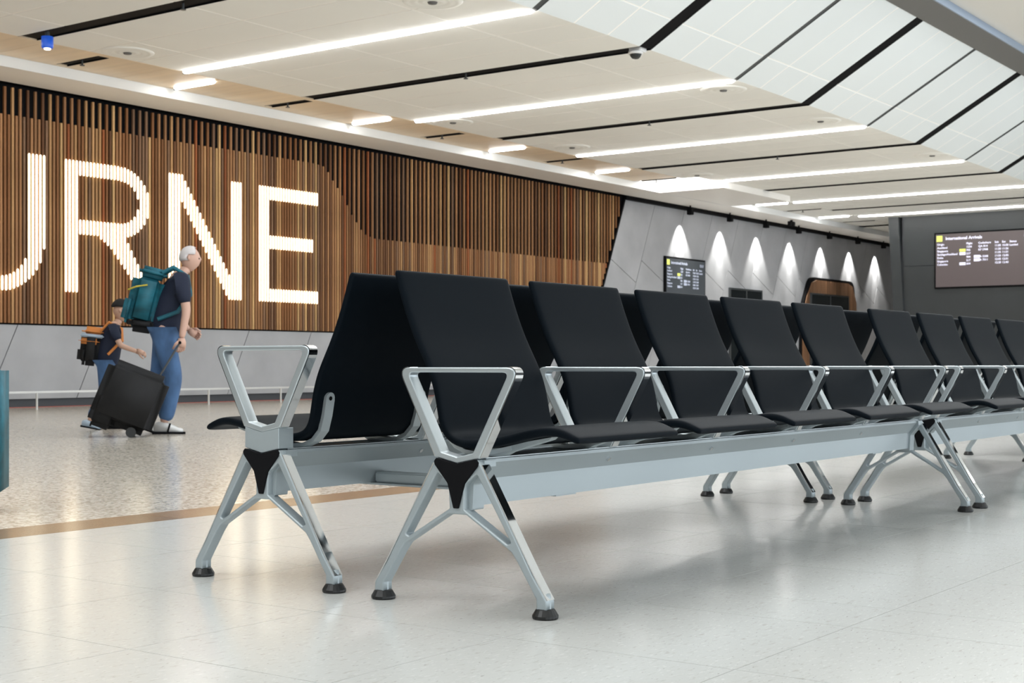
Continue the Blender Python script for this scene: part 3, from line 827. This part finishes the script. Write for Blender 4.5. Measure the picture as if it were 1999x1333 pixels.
def head(parent, c, r, m, hair, hm, cap=False, mask=None):
    """skull, jaw, nose, ears, eyes and mouth; c=(ahead,left,height) centre; part of the body by overlap"""
    bm = bmesh.new(); bmesh.ops.create_icosphere(bm, subdivisions=3, radius=1)
    for v in bm.verts:
        x, y, z = v.co
        s = 1
        if z < -.1: s = 1-.28*(-z-.1)
        f_ = 1 + (.06 if x > .5 and z < -.2 else 0)
        nose = math.exp(-((y/.16)**2 + ((z+.12)/.20)**2))*.20*(x > 0)
        brow = math.exp(-((y/.5)**2 + ((z-.18)/.10)**2))*.05*(x > 0)
        eye = -(math.exp(-(((abs(y)-.34)/.15)**2 + ((z-.03)/.10)**2))*.09)*(x > 0)
        lips = math.exp(-((y/.28)**2 + ((z+.50)/.07)**2))*.06*(x > 0)
        x2 = x*.98*s*f_ + nose + brow + eye + lips
        v.co = W3(x2*r*.95, y*r*.76*s, z*r*1.18) + W3(*c)
    return bm
def person(name, base, label, joints, rad, clothes, headc, hr, skin, group, feet):
    t = tag(empty(name, base), label, 'person', group)
    return t
base = floor_pt(322, 846)
man = tag(empty('person', base), 'walking man in navy t-shirt and jeans with a teal backpack, seen from the side', 'person')
def body(parent, J, R, E, skin, hc, hr):
    o = skin_mesh('body', [W3(*j) for j in J], E, R, skin, parent)
    bm = bmesh.new(); bm.from_mesh(o.data)
    hb = head(parent, hc, hr, skin, None, None)
    tmp = bpy.data.meshes.new('h'); hb.to_mesh(tmp); hb.free(); bm.from_mesh(tmp); bpy.data.meshes.remove(tmp)
    # ears
    for s in (-1, 1):
        tube(bm, [W3(hc[0]-.01, s*(hr*.74), hc[2]-hr*.2), W3(hc[0]-.015, s*(hr*.84), hc[2]+hr*.05), W3(hc[0]-.01, s*(hr*.76), hc[2]+hr*.25)], [hr*.09, hr*.13, hr*.09], 8)
    bmesh.ops.recalc_face_normals(bm, faces=bm.faces); bm.to_mesh(o.data); bm.free()
    for p in o.data.polygons: p.use_smooth = True
    # eyes and mouth
    bm = bmesh.new()
    for s in (-1, 1):
        e = bmesh.ops.create_icosphere(bm, subdivisions=1, radius=hr*.085)['verts']
        for v in e: v.co += W3(hc[0]+hr*.83, s*hr*.26, hc[2]+hr*.04)
    obj('eyes', bm, M['black'], parent, True)
    return o
def hand(bmh, wrist, dirn, palmn, sc):
    """palm and five bent fingers, as tapered bars; wrist point, finger direction, palm-side normal"""
    d = dirn.normalized(); n = palmn.normalized(); s = d.cross(n).normalized()
    tube(bmh, [wrist, wrist+d*.035*sc, wrist+d*.075*sc], [.026*sc, .036*sc, .032*sc], 10)
    for i, (off, ln) in enumerate([(-.027, .060), (-.009, .072), (.009, .068), (.026, .052)]):
        a = wrist + d*.075*sc + s*off*sc
        p1 = a + (d*.8+n*.35)*ln*.45*sc; p2 = p1 + (d*.3+n*.95)*ln*.35*sc; p3 = p2 + (-d*.35+n*.8)*ln*.3*sc
        tube(bmh, [a-d*.01*sc, p1, p2, p3], [.0095*sc, .009*sc, .008*sc, .006*sc], 7)
    a = wrist + d*.025*sc - s*.028*sc
    tube(bmh, [a, a+(d*.6-s*.6+n*.4)*.035*sc, a+(d*1.2-s*.5+n*.9)*.05*sc], [.012*sc, .011*sc, .008*sc], 7)
# man joints (ahead, left, height)
J = [(0, 0, .95), (.03, 0, 1.10), (.09, 0, 1.28), (.135, 0, 1.42), (.17, 0, 1.50), (.21, 0, 1.56),
     (-.01, .09, .90), (.10, .10, .50), (.02, .10, .09),            # left leg (rear/far)
     (-.01, -.09, .90), (.09, -.10, .52), (-.01, -.10, .09),        # right leg (near)
     (.14, .19, 1.43), (.10, .23, 1.15), (.22, .22, .96),
     (.15, -.19, 1.43), (.20, -.23, 1.14), (.155, -.24, .88)]
J[6:9] = [(-.01, .09, .90), (-.06, .10, .50), (-.27, .10, .13)]
E_ = [(0, 1), (1, 2), (2, 3), (3, 4), (4, 5), (0, 6), (6, 7), (7, 8), (0, 9), (9, 10), (10, 11), (3, 12), (12, 13), (13, 14), (3, 15), (15, 16), (16, 17)]
R_ = [(.085, .10), (.09, .11), (.11, .13), (.10, .13), .06, .05, .09, .062, .042, .09, .062, .042, .052, .042, .028, .054, .044, .030]
hc = (.232, 0, 1.63)
body(man, J, R_, E_, M['skin'], hc, .098)
# clothing
K = {'j': [0, 1, 2, 3, 12, 15]}
sh = [(-.01, 0, .84), (.03, 0, 1.10), (.09, 0, 1.28), (.135, 0, 1.42), (.168, 0, 1.475), (.14, .19, 1.43), (.115, .225, 1.20), (.15, -.19, 1.43), (.19, -.232, 1.19)]
skin_mesh('t_shirt', [W3(*p) for p in sh], [(0, 1), (1, 2), (2, 3), (3, 4), (3, 5), (5, 6), (3, 7), (7, 8)], [(.165, .185), (.15, .17), (.15, .175), (.13, .175), .075, .075, .068, .078, .07], M['navy'], man)
je = [(0.01, 0, 1.06), (-.005, .085, .86), (-.06, .10, .50), (-.25, .10, .16), (-.005, -.085, .86), (.09, -.10, .52), (0, -.10, .11)]
skin_mesh('jeans', [W3(*p) for p in je], [(0, 1), (1, 2), (2, 3), (0, 4), (4, 5), (5, 6)], [(.135, .155), .115, .088, .078, .115, .088, .08], M['denim'], man)
bm = bmesh.new()
hand(bm, W3(.155, -.24, .885), W3(.02, 0, -1), W3(-.6, .8, 0), 1.15)
obj('right_hand', bm, M['skin'], man, True)
bm = bmesh.new(); hand(bm, W3(.22, .22, .97), W3(.8, -.1, -.5), W3(0, -1, -.3), 1.1); obj('left_hand', bm, M['skin'], man, True)
# short white hair: rear and top cap
bm = bmesh.new(); bmesh.ops.create_icosphere(bm, subdivisions=3, radius=1)
bmesh.ops.delete(bm, geom=[v for v in bm.verts if v.co.z < .1 and v.co.x > -.15 or v.co.z < -.35 or (v.co.x > .62 and v.co.z < .75)], context='VERTS')
for v in bm.verts: v.co = W3(hc[0]+v.co.x*.105, v.co.y*.083, hc[2]+.012+v.co.z*.114)
bmesh.ops.solidify(bm, geom=bm.faces[:], thickness=.006) ; obj('hair', bm, M['hair_w'], man, True)
def shoe(parent, c, pitch, m, m2, sc=1.0, name='sandal'):
    bm = bmesh.new()
    prof = [(-.10, .040), (-.085, .0), (.02, .0), (.13, .004), (.175, .012), (.165, .045), (.08, .070), (.01, .105), (-.06, .110), (-.10, .085)]
    cp, sp = math.cos(pitch), math.sin(pitch)
    pts = []
    for side in (-1, 1):
        row = []
        for a, h in prof:
            w_ = .046*sc*(1-.35*max(0, (a-.1)/.08)) ; w_ *= (1 if h < .06 else .7)
            a2, h2 = a*cp - h*sp, a*sp + h*cp
            row.append(bm.verts.new(W3(c[0]+a2*sc, c[1]+side*w_, c[2]+h2*sc)))
        pts.append(row)
    n = len(prof); bm.faces.new(pts[0]); bm.faces.new(pts[1][::-1])
    for i in range(n): bm.faces.new((pts[0][i], pts[0][(i+1) % n], pts[1][(i+1) % n], pts[1][i]))
    bmesh.ops.bevel(bm, geom=bm.edges[:], offset=.006*sc, segments=2, affect='EDGES')
    o = obj(name, bm, m, parent, True)
    bm = bmesh.new(); rows_ = []
    for side in (-1, 1):
        rows_.append([bm.verts.new(W3(c[0]+(a*cp-h*sp)*sc, c[1]+side*.050*sc, c[2]+(a*sp+h*cp)*sc)) for a, h in ((-.11, -.004), (.19, -.004), (.19, .014), (-.11, .020))])
    bm.faces.new(rows_[0]); bm.faces.new(rows_[1][::-1])
    for i in range(4): bm.faces.new((rows_[0][i], rows_[0][(i+1) % 4], rows_[1][(i+1) % 4], rows_[1][i]))
    obj('sole', bm, M['black'], o)
    bm = bmesh.new(); tube(bm, [W3(c[0]+.03*sc, c[1]-.052*sc, c[2]+.02), W3(c[0]+.05*sc, c[1]-.03*sc, c[2]+.088*sc), W3(c[0]+.05*sc, c[1]+.03*sc, c[2]+.088*sc), W3(c[0]+.03*sc, c[1]+.052*sc, c[2]+.02)], .009, 6); obj('strap', bm, M['black'], o)
    return o
shoe(man, (0, -.10, .004), 0, M['white'], M['black'])
shoe(man, (-.25, .10, .06), -.38, M['white'], M['black'])
# teal backpack worn by the man: rides on the back, a thing of its own
bp = tag(empty('backpack', base), 'big teal backpack with a dark lower half on the walking man', 'backpack')
def lump(parent, name, m, c, dims, tilt=0, bev=.06, sub=2):
    bm = bmesh.new(); bx(bm, -dims[0]/2, dims[0]/2, -dims[1]/2, dims[1]/2, -dims[2]/2, dims[2]/2)
    bmesh.ops.bevel(bm, geom=bm.edges[:], offset=bev, segments=3, affect='EDGES')
    ct, st_ = math.cos(tilt), math.sin(tilt)
    for v in bm.verts:
        x, y, z = v.co; v.co = W3(c[0] + x*ct + z*st_, c[1] + y, c[2] - x*st_ + z*ct)
    return obj(name, bm, m, parent, True)
lump(bp, 'main_bag', M['teal'], (-.175, 0, 1.24), (.30, .34, .52), .24, .08)
lump(bp, 'lower_pocket', M['blackcloth'], (-.205, 0, 1.02), (.27, .32, .16), .15, .06)
lump(bp, 'front_pocket', M['teal'], (-.325, 0, 1.16), (.10, .27, .26), .24, .04)
lump(bp, 'top_lid', M['teal'], (-.10, 0, 1.49), (.26, .30, .10), .24, .04)
for s in (-1, 1):
    bm = bmesh.new(); tube(bm, [W3(-.02, s*.12, 1.49), W3(.08, s*.13, 1.545), W3(.21, s*.135, 1.46), W3(.235, s*.14, 1.30), W3(.12, s*.17, 1.13), W3(-.06, s*.15, 1.06)], .020, 8); obj('shoulder_strap', bm, M['teal'], bp)
bm = bmesh.new(); tube(bm, [W3(-.325, -.10, 1.335), W3(-.25, -.16, 1.36), W3(-.15, -.175, 1.375)], .008, 6); obj('yellow_cord', bm, M['yellow'], bp)

# child
cb = floor_pt(196, 838)
ch = tag(empty('person', cb), 'small child in dark cap, pale blue mask and navy clothes behind the suitcase', 'person')
J = [(.06, 0, .66), (.08, 0, .78), (.11, 0, .92), (.14, 0, 1.0), (.16, 0, 1.05), (.19, 0, 1.10),
     (.06, .06, .62), (.11, .07, .36), (.10, .07, .07), (.05, -.06, .62), (.05, -.07, .36), (-.10, -.07, .08),
     (.13, .13, 1.0), (.17, .16, .84), (.33, .15, .78), (.13, -.13, 1.0), (.20, -.16, .83), (.36, -.14, .77)]
R_ = [(.06, .07), (.065, .08), (.08, .095), (.07, .095), .045, .038, .062, .045, .03, .062, .045, .03, .038, .030, .022, .038, .030, .022]
hc2 = (.205, 0, 1.175)
body(ch, J, R_, E_, M['skin2'], hc2, .088)
sh = [(.05, 0, .56), (.08, 0, .78), (.11, 0, .92), (.14, 0, 1.0), (.155, 0, 1.035), (.13, .13, 1.0), (.16, .155, .88), (.13, -.13, 1.0), (.18, -.155, .87)]
skin_mesh('t_shirt', [W3(*p) for p in sh], [(0, 1), (1, 2), (2, 3), (3, 4), (3, 5), (5, 6), (3, 7), (7, 8)], [(.12, .135), (.11, .125), (.11, .13), (.095, .125), .055, .055, .05, .055, .05], M['navy'], ch)
je = [(.065, 0, .74), (.06, .06, .60), (.11, .07, .36), (.10, .07, .10), (.05, -.06, .60), (.05, -.07, .36), (-.09, -.07, .11)]
skin_mesh('trousers', [W3(*p) for p in je], [(0, 1), (1, 2), (2, 3), (0, 4), (4, 5), (5, 6)], [(.10, .115), .08, .062, .052, .08, .062, .052], M['denim'], ch)
bm = bmesh.new(); hand(bm, W3(.33, .15, .78), W3(1, -.1, -.2), W3(0, -.7, -.7), .8); obj('left_hand', bm, M['skin2'], ch, True)
bm = bmesh.new(); hand(bm, W3(.36, -.14, .77), W3(1, .1, -.25), W3(0, .7, -.7), .8); obj('right_hand', bm, M['skin2'], ch, True)
bm = bmesh.new(); bmesh.ops.create_icosphere(bm, subdivisions=3, radius=1)
bmesh.ops.delete(bm, geom=[v for v in bm.verts if v.co.z < .12], context='VERTS')
for v in bm.verts: v.co = W3(hc2[0]-.008+v.co.x*.098, v.co.y*.082, hc2[2]+.012+v.co.z*.112)
bmesh.ops.solidify(bm, geom=bm.faces[:], thickness=.006); obj('cap', bm, M['blackcloth'], ch, True)
bm = bmesh.new(); prism(bm, fillet([(-.06, -.07), (.10, -.055), (.10, .055), (-.06, .07)], .03), 'z', -.005, .005)
for v in bm.verts: x, y, z = v.co; v.co = W3(hc2[0]+.09+x, y, hc2[2]+.026+z-x*.15)
obj('cap_peak', bm, M['blackcloth'], ch)
bm = bmesh.new(); bmesh.ops.create_icosphere(bm, subdivisions=3, radius=1)
bmesh.ops.delete(bm, geom=[v for v in bm.verts if v.co.x < .15 or v.co.z > -.05 or v.co.z < -.85], context='VERTS')
for v in bm.verts: v.co = W3(hc2[0]+.002+v.co.x*.108, v.co.y*.072, hc2[2]+v.co.z*.104)
bmesh.ops.solidify(bm, geom=bm.faces[:], thickness=-.004); obj('face_mask', bm, M['paleblue'], ch, True)
shoe(ch, (.09, .07, .004), 0, M['blackcloth'], M['black'], .68, 'shoe'); shoe(ch, (-.11, -.07, .02), -.2, M['paleblue'], M['black'], .68, 'shoe')
cbp = tag(empty('backpack', cb), 'child sized backpack, orange with a pale band on top and black below', 'backpack')
lump(cbp, 'main_bag', M['blackcloth'], (-.085, 0, .80), (.20, .26, .34), .10, .06)
lump(cbp, 'top_lid', M['orange'], (-.060, 0, .965), (.22, .25, .10), .10, .045)
lump(cbp, 'pale_band', M['paleblue'], (-.072, 0, .925), (.226, .268, .035), .10, .012)
lump(cbp, 'orange_pocket', M['orange'], (-.10, 0, .872), (.20, .272, .06), .10, .028)
lump(cbp, 'lower_pocket', M['blackcloth'], (-.155, 0, .74), (.12, .22, .20), .10, .05)
for s in (-1, 1):
    bm = bmesh.new(); tube(bm, [W3(0, s*.08, .96), W3(.09, s*.09, 1.06), W3(.205, s*.085, 1.0), W3(.21, s*.09, .88), W3(.08, s*.12, .74)], .014, 8); obj('shoulder_strap', bm, M['orange'], cbp)
# suitcase
sb = floor_pt(262, 852)
sc_ = tag(empty('suitcase', sb), 'black soft wheeled suitcase tilted towards the man who pulls it', 'suitcase')
lump(sc_, 'shell', M['blackcloth'], (-.03, 0, .35), (.56, .42, .56), .38, .07)
lump(sc_, 'front_pocket', M['blackcloth'], (-.24, 0, .24), (.24, .38, .32), .38, .05)
for s in (-1, 1):
    bm = bmesh.new(); tube(bm, [W3(-.02, s*.19, .045), W3(-.02, s*.15, .045)], .045, 14); obj('wheel', bm, M['rubber'], sc_)
    bm = bmesh.new(); tube(bm, [W3(.20, s*.10, .50), W3(.40, s*.07, .84)], .008, 8); obj('pull_rod', bm, M['darkgrey'], sc_)
bm = bmesh.new(); tube(bm, [W3(.40, -.09, .84), W3(.40, .09, .84)], .014, 8); obj('grip', bm, M['black'], sc_)
# teal suitcase just entering at the left edge
tb = floor_pt(-36, 1000)
ts = tag(empty('suitcase', tb), 'teal suitcase just entering at the left edge of the photo', 'suitcase')
lump(ts, 'shell', M['teal'], (-.02, 0, .36), (.235, .40, .62), 0, .05)
for s in (-1, 1):
    bm = bmesh.new(); tube(bm, [W3(.03, s*.14, .030), W3(.03, s*.10, .030)], .030, 12); obj('wheel', bm, M['rubber'], ts)
    bm = bmesh.new(); tube(bm, [W3(-.09, s*.14, .030), W3(-.09, s*.10, .030)], .030, 12); obj('wheel', bm, M['rubber'], ts)
bm = bmesh.new(); tube(bm, [W3(-.06, -.08, .66), W3(-.06, -.07, .70), W3(-.06, .07, .70), W3(-.06, .08, .66)], .012, 8); obj('handle', bm, M['black'], ts)
